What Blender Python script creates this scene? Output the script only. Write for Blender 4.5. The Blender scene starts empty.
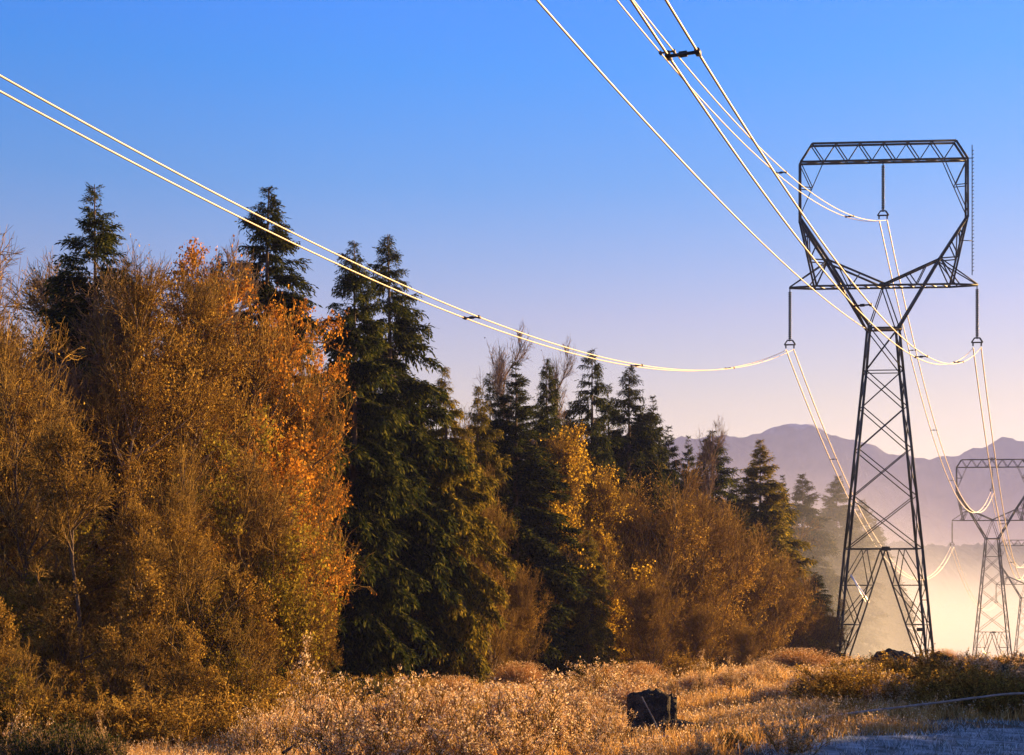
import bpy, math, random
import numpy as np
R = math.radians
rng = np.random.default_rng(7); random.seed(7)
sc = bpy.context.scene; C = sc.collection
F = 1422.2            # focal length in pixels: 50 mm on 36 mm, 1024 px wide
HY = 600.0            # row of the horizon
SUN_AZ, SUN_EL = 60.0, 11.0
def PX(px, d): return (px-512.0)/F*d
def PZ(py, d): return (HY-py)/F*d

# ---------------------------------------------------------------- mesh helpers
def mk(name, parts, mats, parent=None, smooth=False, loc=None):
    """parts: list of (V, F, material index)"""
    Vs=[];loops=[];starts=[];tot=[];mi=[];off=0;lo=0
    for V,Fa,m in parts:
        if len(V)==0 or len(Fa)==0: continue
        V=np.asarray(V,dtype=np.float32).reshape(-1,3); Fa=np.asarray(Fa,dtype=np.int32)
        Vs.append(V); k=Fa.shape[1]
        loops.append((Fa+off).ravel()); n=len(Fa)
        starts.append(lo+np.arange(n)*k); tot.append(np.full(n,k)); mi.append(np.full(n,m))
        off+=len(V); lo+=n*k
    me=bpy.data.meshes.new(name)
    V=np.concatenate(Vs); L=np.concatenate(loops); S=np.concatenate(starts); T=np.concatenate(tot); M=np.concatenate(mi)
    me.vertices.add(len(V)); me.vertices.foreach_set('co',V.ravel())
    me.loops.add(len(L)); me.loops.foreach_set('vertex_index',L.astype(np.int32))
    me.polygons.add(len(S)); me.polygons.foreach_set('loop_start',S.astype(np.int32)); me.polygons.foreach_set('loop_total',T.astype(np.int32))
    if not isinstance(mats,(list,tuple)): mats=[mats]
    for m in mats: me.materials.append(m)
    me.polygons.foreach_set('material_index',M.astype(np.int32))
    if smooth: me.polygons.foreach_set('use_smooth',np.ones(len(S),dtype=bool))
    me.update(calc_edges=True)
    o=bpy.data.objects.new(name,me); C.objects.link(o)
    if parent: o.parent=parent
    if loc is not None: o.location=loc
    return o
def tag(o,label=None,cat=None,group=None,kind=None):
    if label: o['label']=label
    if cat: o['category']=cat
    if group: o['group']=group
    if kind: o['kind']=kind
    return o
def empty(name,loc,rz=0,label=None,cat=None,group=None):
    o=bpy.data.objects.new(name,None); C.objects.link(o); o.location=loc; o.rotation_euler=(0,0,rz)
    o.empty_display_size=.3
    return tag(o,label,cat,group)
def copy_tree(o,parent=None):
    c=o.copy(); C.objects.link(c); c.parent=parent
    for ch in list(o.children): copy_tree(ch,c)
    return c
def norm(a): return a/np.maximum(np.linalg.norm(a,axis=-1,keepdims=True),1e-9)
def segs(P0,P1,r0,r1,sides=3):
    """one open prism per segment"""
    P0=np.asarray(P0,float).reshape(-1,3);P1=np.asarray(P1,float).reshape(-1,3);n=len(P0)
    r0=np.broadcast_to(np.asarray(r0,float),(n,));r1=np.broadcast_to(np.asarray(r1,float),(n,))
    d=norm(P1-P0); ref=np.where(np.abs(d[:,2:3])>.9,np.array([[1.,0,0]]),np.array([[0,0,1.]]))
    u=norm(np.cross(d,ref)); v=np.cross(d,u)
    a=np.arange(sides)*2*np.pi/sides+np.pi/4
    ca=np.cos(a)[None,:,None];sa=np.sin(a)[None,:,None]
    ring=u[:,None,:]*ca+v[:,None,:]*sa
    A=P0[:,None,:]+ring*r0[:,None,None]; B=P1[:,None,:]+ring*r1[:,None,None]
    V=np.concatenate([A,B],axis=1).reshape(-1,3)
    i=np.arange(sides);j=(i+1)%sides
    f=np.stack([i,j,j+sides,i+sides],axis=1)
    Fa=(f[None]+(np.arange(n)*2*sides)[:,None,None]).reshape(-1,4)
    return V,Fa
def caps(P0,P1,r,sides=4):
    pass
def beam(pairs,r,sides=4):
    """closed square bars between point pairs"""
    P0=np.array([p[0] for p in pairs],float);P1=np.array([p[1] for p in pairs],float)
    V,Fa=segs(P0,P1,r,r,sides)
    n=len(P0); c0=(np.arange(4)[::-1])[None]+(np.arange(n)*8)[:,None]; c1=(np.arange(4)+4)[None]+(np.arange(n)*8)[:,None]
    return V,np.concatenate([Fa,c0,c1])
def polys_to_segs(P,r0,r1,sides=3):
    """P: (n,k,3) polylines, tapered"""
    n,k,_=P.shape; t=np.linspace(0,1,k)
    r0=np.broadcast_to(np.asarray(r0,float),(n,));r1=np.broadcast_to(np.asarray(r1,float),(n,))
    rr=r0[:,None]*(1-t)+r1[:,None]*t
    return segs(P[:,:-1].reshape(-1,3),P[:,1:].reshape(-1,3),rr[:,:-1].ravel(),rr[:,1:].ravel(),sides)
def tube(P,r,sides=8):
    """one continuous tube"""
    P=np.asarray(P,float);n=len(P);r=np.broadcast_to(np.asarray(r,float),(n,))
    d=norm(np.gradient(P,axis=0)); ref=np.array([0,0,1.]) if abs(d[0][2])<.8 else np.array([1.,0,0])
    u=norm(np.cross(d,ref));v=np.cross(d,u)
    a=np.arange(sides)*2*np.pi/sides
    ring=u[:,None]*np.cos(a)[None,:,None]+v[:,None]*np.sin(a)[None,:,None]
    V=(P[:,None]+ring*r[:,None,None]).reshape(-1,3)
    i=np.arange(sides);j=(i+1)%sides; f=np.stack([i,j,j+sides,i+sides],1)
    Fa=(f[None]+(np.arange(n-1)*sides)[:,None,None]).reshape(-1,4)
    return V,Fa
def kites(Cn,D,L,W,nrm=None,fold=0):
    """flat four-sided leaf at Cn along D"""
    n=len(Cn); D=norm(D)
    if nrm is None: nrm=rng.normal(size=(n,3))
    s=norm(np.cross(D,nrm)); L=np.broadcast_to(L,(n,))[:,None];W=np.broadcast_to(W,(n,))[:,None]
    V=np.stack([Cn,Cn+D*L*.45+s*W*.5,Cn+D*L,Cn+D*L*.45-s*W*.5],axis=1).reshape(-1,3)
    return V,np.arange(n*4).reshape(-1,4)
def fnoise(x,y,seed=0,oct=4):
    """cheap smooth noise from rotated sines"""
    r=np.random.default_rng(seed); o=np.zeros(np.broadcast(x,y).shape); a=1;f=1
    for _ in range(oct):
        for _ in range(3):
            th=r.uniform(0,6.28);ph=r.uniform(0,6.28)
            o=o+a*np.sin((x*math.cos(th)+y*math.sin(th))*f*r.uniform(.8,1.3)+ph)/3
        a*=.5;f*=2.1
    return o

# ---------------------------------------------------------------- materials
def newmat(name):
    m=bpy.data.materials.new(name); m.use_nodes=True; nt=m.node_tree; nt.nodes.clear()
    out=nt.nodes.new('ShaderNodeOutputMaterial'); return m,nt,out
def ramp(nt,cols,fac):
    cr=nt.nodes.new('ShaderNodeValToRGB'); e=cr.color_ramp.elements
    while len(e)<len(cols): e.new(.5)
    for i,(p,c) in enumerate(cols): e[i].position=p; e[i].color=(*c,1)
    nt.links.new(fac,cr.inputs[0]); return cr.outputs[0]
def noise(nt,scale,detail=4,coord='Object'):
    tc=nt.nodes.new('ShaderNodeTexCoord'); n=nt.nodes.new('ShaderNodeTexNoise')
    n.inputs['Scale'].default_value=scale;n.inputs['Detail'].default_value=detail
    nt.links.new(tc.outputs[coord],n.inputs['Vector']); return n.outputs['Fac']
def leafmat(name,cols,trans=.5,objvar=.0):
    m,nt,out=newmat(name)
    g=nt.nodes.new('ShaderNodeNewGeometry'); fac=g.outputs['Random Per Island']
    c=ramp(nt,cols,fac)
    if objvar:
        oi=nt.nodes.new('ShaderNodeObjectInfo'); hs=nt.nodes.new('ShaderNodeHueSaturation')
        mr=nt.nodes.new('ShaderNodeMapRange'); mr.inputs['To Min'].default_value=1-objvar; mr.inputs['To Max'].default_value=1+objvar
        nt.links.new(oi.outputs['Random'],mr.inputs[0]); nt.links.new(mr.outputs[0],hs.inputs['Value']); nt.links.new(c,hs.inputs['Color']); c=hs.outputs[0]
    d=nt.nodes.new('ShaderNodeBsdfDiffuse'); t=nt.nodes.new('ShaderNodeBsdfTranslucent'); mx=nt.nodes.new('ShaderNodeMixShader')
    mx.inputs[0].default_value=trans
    nt.links.new(c,d.inputs[0]);nt.links.new(c,t.inputs[0]);nt.links.new(d.outputs[0],mx.inputs[1]);nt.links.new(t.outputs[0],mx.inputs[2]);nt.links.new(mx.outputs[0],out.inputs[0])
    return m
def pbr(name,cols,scale=3,rough=.8,metal=0,bump=0,detail=5,spec=.5,bscale=None):
    m,nt,out=newmat(name); b=nt.nodes.new('ShaderNodeBsdfPrincipled')
    f=noise(nt,scale,detail); c=ramp(nt,cols,f); nt.links.new(c,b.inputs['Base Color'])
    b.inputs['Roughness'].default_value=rough;b.inputs['Metallic'].default_value=metal;b.inputs['Specular IOR Level'].default_value=spec
    if bump:
        bp=nt.nodes.new('ShaderNodeBump');bp.inputs['Strength'].default_value=bump;bp.inputs['Distance'].default_value=.1
        nt.links.new(noise(nt,bscale or scale*4,8),bp.inputs['Height']);nt.links.new(bp.outputs[0],b.inputs['Normal'])
    nt.links.new(b.outputs[0],out.inputs[0]); return m
M={}
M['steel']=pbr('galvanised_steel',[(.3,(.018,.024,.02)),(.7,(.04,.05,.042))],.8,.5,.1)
M['glint']=pbr('glint_metal',[(0,(.85,.82,.78)),(1,(.9,.88,.85))],2,.35,1.0)  # far brighter than the other steel, to give the braces a sun glint
M['sunlit_steel']=pbr('sunlit_plate',[(.3,(.35,.24,.10)),(.7,(.5,.36,.16))],2,.5,.3)  # sunlight on the waist beam put into its yellow colour
M['insul']=pbr('glazed_discs',[(0,(.03,.05,.045)),(1,(.08,.11,.10))],6,.25)
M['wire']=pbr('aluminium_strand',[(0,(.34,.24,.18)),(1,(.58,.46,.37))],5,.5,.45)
M['wirefar']=pbr('sunlit_strand',[(0,(.85,.72,.62)),(1,(.95,.85,.76))],5,.5,.3)  # same strand as the near spans, with sun glare put into the colour
M['spacer']=pbr('spacer_metal',[(0,(.03,.03,.035)),(1,(.07,.07,.07))],5,.5,.5)
M['bark']=pbr('bark_brown',[(.3,(.07,.045,.03)),(.7,(.15,.10,.065))],6,.9,bump=.4)
M['barkpale']=pbr('bark_pale',[(.35,(.16,.11,.07)),(.65,(.34,.27,.2))],3,.85,bump=.4)
M['twig']=leafmat('twig_brown',[(0,(.10,.06,.018)),(.5,(.25,.155,.042)),(1,(.48,.32,.09))],.15,.15)
M['twigpale']=leafmat('twig_pale',[(0,(.16,.10,.06)),(1,(.36,.26,.17))],.15,.1)
M['needle']=leafmat('needles_dark',[(0,(.012,.02,.009)),(.6,(.038,.052,.015)),(1,(.15,.145,.03))],.4,.25)
M['needlemid']=leafmat('needles_mid',[(0,(.02,.032,.012)),(.6,(.06,.065,.02)),(1,(.15,.13,.035))],.35,.25)  # partway to the sunlit gold tone, for the far firs
M['needle_sunlit']=leafmat('needles_sunlit_olive',[(0,(.045,.05,.012)),(.5,(.17,.145,.02)),(1,(.42,.31,.045))],.4,.2)  # olive needles with the low sun's gold put into the colour
M['leaforange']=leafmat('leaves_orange',[(0,(.15,.06,.012)),(.5,(.42,.18,.025)),(1,(.75,.38,.05))],.55,.1)
M['leafbrown']=leafmat('leaves_russet',[(0,(.10,.055,.014)),(.55,(.32,.18,.035)),(1,(.66,.45,.09))],.5,.15)
M['leafgold']=leafmat('leaves_gold',[(0,(.30,.18,.02)),(.5,(.66,.42,.04)),(1,(.85,.62,.08))],.6,.1)
M['leafolive']=leafmat('leaves_olive',[(0,(.09,.085,.015)),(.5,(.25,.20,.025)),(1,(.45,.34,.05))],.5,.1)
M['grass']=leafmat('dry_grass',[(0,(.26,.12,.03)),(.5,(.64,.36,.10)),(1,(.82,.56,.24))],.55)
M['frost']=leafmat('frosted_seed',[(0,(.40,.22,.09)),(.5,(.74,.50,.26)),(1,(.92,.80,.60))],.5)
M['greenleaf']=leafmat('bramble_green',[(0,(.025,.035,.012)),(.6,(.06,.075,.02)),(1,(.15,.13,.045))],.4)
M['stump']=pbr('dark_wood',[(.3,(.022,.017,.012)),(.7,(.11,.075,.05))],7,.9,bump=1.,bscale=22)  # dark brown wood, mottled by noise
M['mound']=pbr('dark_earth',[(.3,(.015,.013,.012)),(.6,(.04,.033,.028)),(.8,(.09,.075,.06))],5,.95,bump=1.,bscale=12)
M['pole']=pbr('weathered_pole',[(.3,(.30,.22,.17)),(.7,(.52,.44,.40))],6,.8,bump=.3)
M['track']=pbr('frosted_track',[(.3,(.06,.075,.07)),(.48,(.22,.26,.28)),(.7,(.55,.62,.68))],2.5,.85,bump=1.,bscale=9)

# ---------------------------------------------------------------- terrain
def smooth(a,b,x):
    t=np.clip((x-a)/(b-a),0,1); return t*t*(3-2*t)
def ground(X,Y):
    X=np.asarray(X,float);Y=np.asarray(Y,float)
    yl=[-400,0,18,26,60,100,142,334,458,700,1200,6000]
    zl=[-1.7,-1.7,-2.0,-2.6,-4.2,-6.1,-9.5,-22.8,-36,-48,-52,-52]
    zr=[-1.7,-1.7,-2.1,-2.2,-3.0,-5.4,-9.9,-22.8,-36,-48,-52,-52]
    a=np.interp(Y,yl,zl);b=np.interp(Y,yl,zr)
    w=smooth(.04,.23,X/np.maximum(Y,12.))
    z=a*(1-w)+b*w
    c=np.interp(Y,[-400,0,14,20,30,45,60,100,142,334,458,700,1200,6000],[-1.7,-1.7,-1.95,-2.3,-3.3,-4.5,-5.0,-6.5,-9.5,-22.8,-36,-48,-52,-52])
    wl=smooth(-.08,-.22,X/np.maximum(Y,12.)); z=z*(1-wl)+c*wl
    z=z+.14*fnoise(X*.35,Y*.35,3)*smooth(8,30,np.abs(Y)+np.abs(X))
    return z
def gz(x,y): return float(ground(x,y))
nr,na=260,420
rr=np.concatenate([[0.6],np.geomspace(1.2,7000,nr-1)]); aa=np.arange(na)*2*np.pi/na
X=rr[:,None]*np.sin(aa)[None];Y=rr[:,None]*np.cos(aa)[None]
V=np.stack([X,Y,ground(X,Y)],-1).reshape(-1,3)
i=np.arange(nr-1)[:,None]*na;j=np.arange(na)[None];jn=(j+1)%na
Fa=np.stack([i+j,i+jn,i+na+jn,i+na+j],-1).reshape(-1,4)
cen=len(V); V=np.vstack([V,[[0,0,gz(0,0)]]])
tri=np.stack([np.full(na,cen),(np.arange(na)+1)%na,np.arange(na)],1)
m,nt,out=newmat('meadow_soil'); b=nt.nodes.new('ShaderNodeBsdfPrincipled');b.inputs['Roughness'].default_value=.95
c=ramp(nt,[(.3,(.035,.026,.015)),(.5,(.10,.065,.032)),(.7,(.20,.13,.06))],noise(nt,.6,8))
nt.links.new(c,b.inputs['Base Color']); bp=nt.nodes.new('ShaderNodeBump');bp.inputs['Strength'].default_value=.8;bp.inputs['Distance'].default_value=.15
nt.links.new(noise(nt,5,8),bp.inputs['Height']);nt.links.new(bp.outputs[0],b.inputs['Normal']);nt.links.new(b.outputs[0],out.inputs[0]); M['soil']=m
g=mk('ground',[(V,Fa,0),(V[[cen]+list(range(na))],np.stack([np.zeros(na,int),(np.arange(na)+1)%na+1,np.arange(na)+1],1),0)],M['soil'],smooth=True); tag(g,'rough meadow ground sloping down to the valley',kind='structure')

# frosty track, bottom right
def track_dist(x,y):          # signed distance right of the track's far edge
    d=np.array([.66,.75]); n=np.array([.75,-.66]); return (np.asarray(x)-5.3)*n[0]+(np.asarray(y)-20.6)*n[1]
t=np.linspace(-30,60,181); s=np.linspace(0,6.5,28)
T,S=np.meshgrid(t,s,indexing='ij'); wob=.18*np.sin(T*1.3)+.12*np.sin(T*3.1)
Sx=np.where(S==0,wob,S)
X=5.3+T*.66+Sx*.75; Y=20.6+T*.75-Sx*.66
Z=ground(X,Y)+.035+.02*fnoise(X*3,Y*3,9)
V=np.stack([X,Y,Z],-1).reshape(-1,3); nn=len(s)
i=(np.arange(len(t)-1)*nn)[:,None];j=np.arange(nn-1)[None]
Fa=np.stack([i+j,i+nn+j,i+nn+j+1,i+j+1],-1).reshape(-1,4)
tag(mk('road',[(V,Fa,0)],M['track'],smooth=True),'frost covered track in blue shade',kind='structure')

# ---------------------------------------------------------------- mountains and far hill
rx=np.array([-200,560,620,680,720,760,776,812,839,855,879,911,935,959,983,1002,1024,1100,1250,1500,1900])
ry=np.array([500,470,450,434,431,424,419,419,427,431,440,442,451,453,443,435,436,425,440,470,520])
DM=3000.
X=np.linspace(-1300,2600,420);Yy=np.linspace(2350,4100,150)
XX,YY=np.meshgrid(X,Yy,indexing='ij')
pk=np.interp(XX/DM*F+512,rx,ry); H=(HY-pk)/F*DM+52+8*fnoise(XX*.021,XX*0,31,5)+4*fnoise(XX*.08,XX*0,32,3)-7
u=(YY-DM)/650.; fall=np.where(YY<DM,np.clip(1+u,0,1)**1.1,np.clip(1-u*.6,0,1)**1.3)
gul=1-1.9*np.abs(fnoise(XX*.011+YY*.004,YY*.005,21,5))
Zm=-52+H*fall*(1+.48*(gul-.6)*np.clip(1-fall,0,1)**.55)+6*fnoise(XX*.05,YY*.05,5,3)*fall*(.35+.65*(1-fall))
V=np.stack([XX,YY,Zm],-1).reshape(-1,3);nn=len(Yy)
i=(np.arange(len(X)-1)*nn)[:,None];j=np.arange(nn-1)[None]
Fa=np.stack([i+j,i+nn+j,i+nn+j+1,i+j+1],-1).reshape(-1,4)
m,nt,out=newmat('mountain_side'); b=nt.nodes.new('ShaderNodeBsdfDiffuse')
gm=nt.nodes.new('ShaderNodeNewGeometry');sx=nt.nodes.new('ShaderNodeSeparateXYZ');nt.links.new(gm.outputs['Position'],sx.inputs[0])
mt=nt.nodes.new('ShaderNodeMath');mt.operation='MULTIPLY_ADD';nt.links.new(noise(nt,.012,6),mt.inputs[0]);mt.inputs[1].default_value=420
mt.inputs[2].default_value=0
ad=nt.nodes.new('ShaderNodeMath');ad.operation='ADD';nt.links.new(mt.outputs[0],ad.inputs[0]);nt.links.new(sx.outputs[2],ad.inputs[1])
mr=nt.nodes.new('ShaderNodeMapRange');mr.inputs['From Min'].default_value=585;mr.inputs['From Max'].default_value=640;nt.links.new(ad.outputs[0],mr.inputs[0])
rock=ramp(nt,[(.35,(.02,.028,.05)),(.65,(.10,.10,.12))],noise(nt,.02,8))
mx=nt.nodes.new('ShaderNodeMix');mx.data_type='RGBA';nt.links.new(mr.outputs[0],mx.inputs[0]);nt.links.new(rock,mx.inputs[6]);mx.inputs[7].default_value=(.26,.27,.34,1)
nt.links.new(mx.outputs[2],b.inputs[0]);nt.links.new(b.outputs[0],out.inputs[0])
tag(mk('mountains',[(V,Fa,0)],m,smooth=True),'long bluish mountain ridge with thin snow patches',kind='structure')
# wooded low hill
DH=1500.
X=np.linspace(-500,1100,900);Yy=np.linspace(1250,1900,60)
XX,YY=np.meshgrid(X,Yy,indexing='ij')
pk=np.interp(XX/DH*F+512,[-200,700,840,900,940,1024,1200,1500],[552,551,548,546,549,545,540,550])
H=(HY-pk)/F*DH+52; u=np.abs(YY-DH)/260.
rgh=rng.normal(size=XX.shape)
Zm=-52+H*np.clip(1-u*u*.7,0,1)**.8+2.3*rgh*np.clip(1-u*.6,0,1)+2*fnoise(XX*.03,YY*.03,8,3)
V=np.stack([XX,YY,Zm],-1).reshape(-1,3);nn=len(Yy)
i=(np.arange(len(X)-1)*nn)[:,None];j=np.arange(nn-1)[None]
Fa=np.stack([i+j,i+nn+j,i+nn+j+1,i+j+1],-1).reshape(-1,4)
M['wood']=pbr('far_wood',[(.3,(.02,.03,.018)),(.7,(.06,.06,.03))],.05,.95)
tag(mk('hills',[(V,Fa,0)],M['wood']),'low wooded hill closing the misty valley',kind='structure')

# ---------------------------------------------------------------- lattice pylons
def build_pylon():
    root=empty('transmission_pylon',(0,0,0))
    def lx(px): return (px-883.)/10
    def lz(py): return (700.-py)/10
    # half widths of the body at heights
    zs=[0.2,15.1,20.3,25.0,29.2,32.8,37.05]; 
    def hw(z): return float(np.interp(z,[0,32.8,37.05],[5.07,1.8,1.42]))
    def hd(z): return float(np.interp(z,[0,32.8,37.05],[1.8,.95,.85]))
    def cp(sx,sy,z): return (sx*hw(z),sy*hd(z),z)
    for sx in(-1,1):
        for sy in(-1,1):
            v,f=beam([(cp(sx,sy,-.6),cp(sx,sy,15.1)),(cp(sx,sy,15.1),cp(sx,sy,32.8)),(cp(sx,sy,32.8),cp(sx,sy,37.05))],.16)
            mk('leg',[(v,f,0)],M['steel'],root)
            x,y,_=cp(sx,sy,0)
            bv=np.array([[x+a*.45,y+b*.45,z] for z in(-.9,.35) for a,b in((-1,-1),(1,-1),(1,1),(-1,1))])
            mk('footing',[(bv,np.array([[0,1,5,4],[1,2,6,5],[2,3,7,6],[3,0,4,7],[4,5,6,7],[3,2,1,0]]),0)],M['pole'],root)
    br=[]
    for a,b_ in zip(zs[1:-1],zs[2:]):
        for sy in(-1,1):
            br+=[(cp(-1,sy,a),cp(1,sy,b_)),(cp(1,sy,a),cp(-1,sy,b_))]
        for sx in(-1,1):
            br+=[(cp(sx,-1,a),cp(sx,1,b_)),(cp(sx,1,a),cp(sx,-1,b_))]
    for z in(15.1,32.8):
        for s in(-1,1): br+=[(cp(-1,s,z),cp(1,s,z)),(cp(s,-1,z),cp(s,1,z))]
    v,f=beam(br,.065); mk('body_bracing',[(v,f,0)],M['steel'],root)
    # lower A shaped frames
    lo=[];bz=15.1
    for sy in(-1,1):
        apex=(0,sy*hd(bz),bz)
        for sx in(-1,1):
            foot=cp(sx,sy,0)
            lo.append((apex,foot))
            fr=[.24,.5,.76]
            inner=[tuple(np.array(apex)*(1-t)+np.array(foot)*t) for t in [0.0]+fr]
            outer=[cp(sx,sy,bz*(1-t)) for t in [0.0]+fr]
            midtop=(sx*hw(bz)*.52,sy*hd(bz),bz)
            lo+= [(midtop,inner[1]),(midtop,outer[1])]
            for k in range(1,4): lo.append((inner[k],outer[k]))
            for k in range(1,3): lo+=[(inner[k],outer[k+1]),(outer[k],inner[k+1])]
    for sx in(-1,1):
        for a,b_ in((.3,5),(5,10),(10,15.1)):
            lo+=[(cp(sx,-1,a),cp(sx,1,b_)),(cp(sx,1,a),cp(sx,-1,b_)),(cp(sx,-1,b_),cp(sx,1,b_))]
    v,f=beam(lo,.06); v2,f2=beam([((0,s*hd(bz),bz),cp(sx,s,0)) for s in(-1,1) for sx in(-1,1)],.10)
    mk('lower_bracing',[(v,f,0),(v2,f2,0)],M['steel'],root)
    v,f=beam([((-.5,-hd(bz),bz-.12),(.5,-hd(bz),bz-.12)),((-.4,-hd(bz),bz+.1),(.4,-hd(bz),bz+.1))],.13); mk('gusset_plate',[(v,f,0)],M['steel'],root)
    # waist ring
    z=37.05; v,f=beam([((-1.42,-.85,z),(1.42,-.85,z)),((-1.42,.85,z),(1.42,.85,z)),((-1.42,-.85,z),(-1.42,.85,z)),((1.42,-.85,z),(1.42,.85,z))],.11)
    mk('waist_frame',[(v,f,0)],M['steel'],root)
    v,f=beam([((-1.1,-.98,z-.2),(1.6,-.98,z-.2))],.10); mk('waist_plate',[(v,f,0)],M['sunlit_steel'],root)
    for s in(-1,1):
        v,f=beam([((s*1.45,-.8,36.75),(s*1.45,-.8,37.3))],.3); mk('waist_joint',[(v,f,0)],M['steel'],root)
    # depth at heights of the window
    def dd(z): return float(np.interp(z,[37.05,41.3,43.9,48.1,51.7],[.85,.72,.65,.5,.42]))
    zc=41.3; zn=43.9; zk=48.1; zb=53.8; zt=55.6
    # fork arms
    for sx in(-1,1):
        pr=[];lt=[]
        for sy in(-1,1):
            w=(sx*1.42,sy*.85,37.05);n=(sx*5.48,sy*dd(zn),zn);k=(sx*8.2,sy*dd(zk),zk)
            pr+=[(w,n),(n,k)]
            o=(sx*6.65,sy*dd(zc),zc)
            lt+=[(k,o)]
            # struts between fork and outer leg
            for t in(.3,.6):
                a=tuple(np.array(k)*(1-t)+np.array(n)*t); c=tuple(np.array(k)*(1-t)+np.array(o)*t)
                lt.append((a,c))
            a=tuple(np.array(k)*.7+np.array(n)*.3);c=tuple(np.array(k)*.4+np.array(o)*.6); lt.append((a,c))
            lt+=[(n,o),(n,tuple(np.array(k)*.4+np.array(o)*.6))]
        lt+=[((sx*5.48,-dd(zn),zn),(sx*5.48,dd(zn),zn)),((sx*8.2,-dd(zk),zk),(sx*8.2,dd(zk),zk))]
        for t0 in(0,.5):
            p=np.array([sx*1.42,-.85,37.05]);q=np.array([sx*5.48,-dd(zn),zn]);
            a=p*(1-t0)+q*t0;b_=p*(.5-t0)+q*(.5+t0); a2=a*[1,-1,1];b2=b_*[1,-1,1]
            lt+=[(a,b2),(a2,b_)]
        v,f=beam(pr,.17); v2,f2=beam(lt,.075); mk('fork_arm',[(v,f,0),(v2,f2,0)],M['steel'],root)
        v,f=beam([((sx*8.2,s*dd(zk),zk),(sx*6.65,s*dd(zc),zc)) for s in(-1,1)],.12); mk('outer_strut',[(v,f,0)],M['steel'],root)
    # crossarm
    pr=[];lt=[]
    for sy in(-1,1):
        d=dd(zc)
        pr+=[((-6.65,sy*d,zc),(6.65,sy*d,zc))]
        for sx in(-1,1):
            pr.append(((sx*6.65,sy*d,zc),(sx*9.25,sy*.12,zc)))
            pr.append(((0,sy*d,zc+.15),(sx*5.48,sy*dd(zn),zn)))
            lt.append(((sx*5.48,sy*dd(zn),zn),(sx*9.25,sy*.12,zc+.05)))
            lt.append(((sx*3.2,sy*d,zc),(sx*2.4,sy*.7,zc+1.2)))
            lt.append(((sx*3.2,sy*d,zc),(sx*4.2,sy*.68,zc+2.05)))
            lt.append(((sx*5.48,sy*dd(zn),zn),(sx*7.4,sy*.5,zc)))
            lt.append(((0,sy*d,zc),(sx*1.42,sy*.85,37.05)))
    for k in range(-6,6):
        lt.append(((k*1.1,-dd(zc),zc),((k+1)*1.1,dd(zc),zc)))
    v,f=beam(pr,.12);v2,f2=beam(lt,.07);v3,f3=beam([((-.5,-.72,zc),(.5,-.72,zc))],.22)
    mk('crossarm',[(v,f,0),(v2,f2,0),(v3,f3,0)],M['steel'],root)
    # bridge over the window
    pr=[];lt=[];d=.42
    tx=[-7.05+k*2.35 for k in range(7)]; d=.42; bx=[-8.2,-5.875,-3.525,-1.175,1.175,3.525,5.875,8.2]
    for sy in(-1,1):
        pr+=[((-7.05,sy*d,zt),(7.05,sy*d,zt)),((-8.2,sy*d,zb),(8.2,sy*d,zb)),((-8.2,sy*d,zb),(-7.05,sy*d,zt)),((8.2,sy*d,zb),(7.05,sy*d,zt))]
        for k in range(7): lt+=[((tx[k],sy*d,zt),(bx[k],sy*d,zb)),((tx[k],sy*d,zt),(bx[k+1],sy*d,zb))]
    for k in range(7): lt.append(((tx[k],-d,zt),(tx[k],d,zt)))
    for k in range(7): lt.append(((bx[k],-d,zb),(bx[k+1],d,zb)))
    v,f=beam(pr,.125);v2,f2=beam(lt,.065); mk('bridge_truss',[(v,f,0),(v2,f2,0)],M['steel'],root)
    for sx in(-1,1):
        pr=[];lt=[]
        for sy in(-1,1):
            pr.append(((sx*8.2,sy*d,zb),(sx*8.2,sy*dd(zk),zk)))
            lt+=[((sx*5.9,sy*d,zb),(sx*8.15,sy*.48,zk+.5)),((sx*7.0,sy*.45,51.2),(sx*8.2,sy*.45,51.3)),((sx*7.0,sy*.45,51.2),(sx*8.2,sy*.45,zb))]
        lt+=[((sx*8.2,-d,zb),(sx*8.2,.7,51.2)),((sx*8.2,d,51.2),(sx*8.2,-.7,zk))]
        v,f=beam(pr,.12);v2,f2=beam(lt,.055); mk('window_post',[(v,f,0),(v2,f2,0)],M['steel'],root)
    # toothed rod on the right
    pr=[((8.6,-.45,42.2),(8.6,-.45,55.1))]
    for k in range(34): pr.append(((8.6,-.45,42.6+k*.36),(8.78,-.45,42.7+k*.36)))
    v,f=beam(pr,.05); v2,f2=beam([((8.6,-.45,45.6),(7.4,-.75,45.6)),((8.6,-.45,53.8),(8.2,-.45,53.8))],.05); mk('climbing_ladder',[(v,f,0),(v2,f2,0)],M['steel'],root)
    # number plate box
    v,f=beam([((2.9,-2.0,7.1),(3.5,-2.0,7.1))],.24); mk('sign_plate',[(v,f,0)],M['steel'],root)
    # insulators: stack of discs
    for x,zt_,L in((-9.2,zc-.05,5.3),(9.2,zc-.05,5.3),(0,zb-.05,5.0)):
        pts=[(0,.06),(.35,.06)];n=26
        for k in range(n):
            h=.35+(L-.55)*k/n; st=(L-.55)/n; pts+=[(h,.07),(h+st*.3,.19),(h+st*.6,.17),(h+st*.9,.07)]
        pts+=[(L-.2,.06),(L,.06)]
        P=np.array([[x,0,zt_-a] for a,_ in pts]); v,f=tube(P,np.array([r for _,r in pts]),8)
        ins=mk('insulator',[(v,f,0)],M['insul'],root)
        zz=zt_-L
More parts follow.
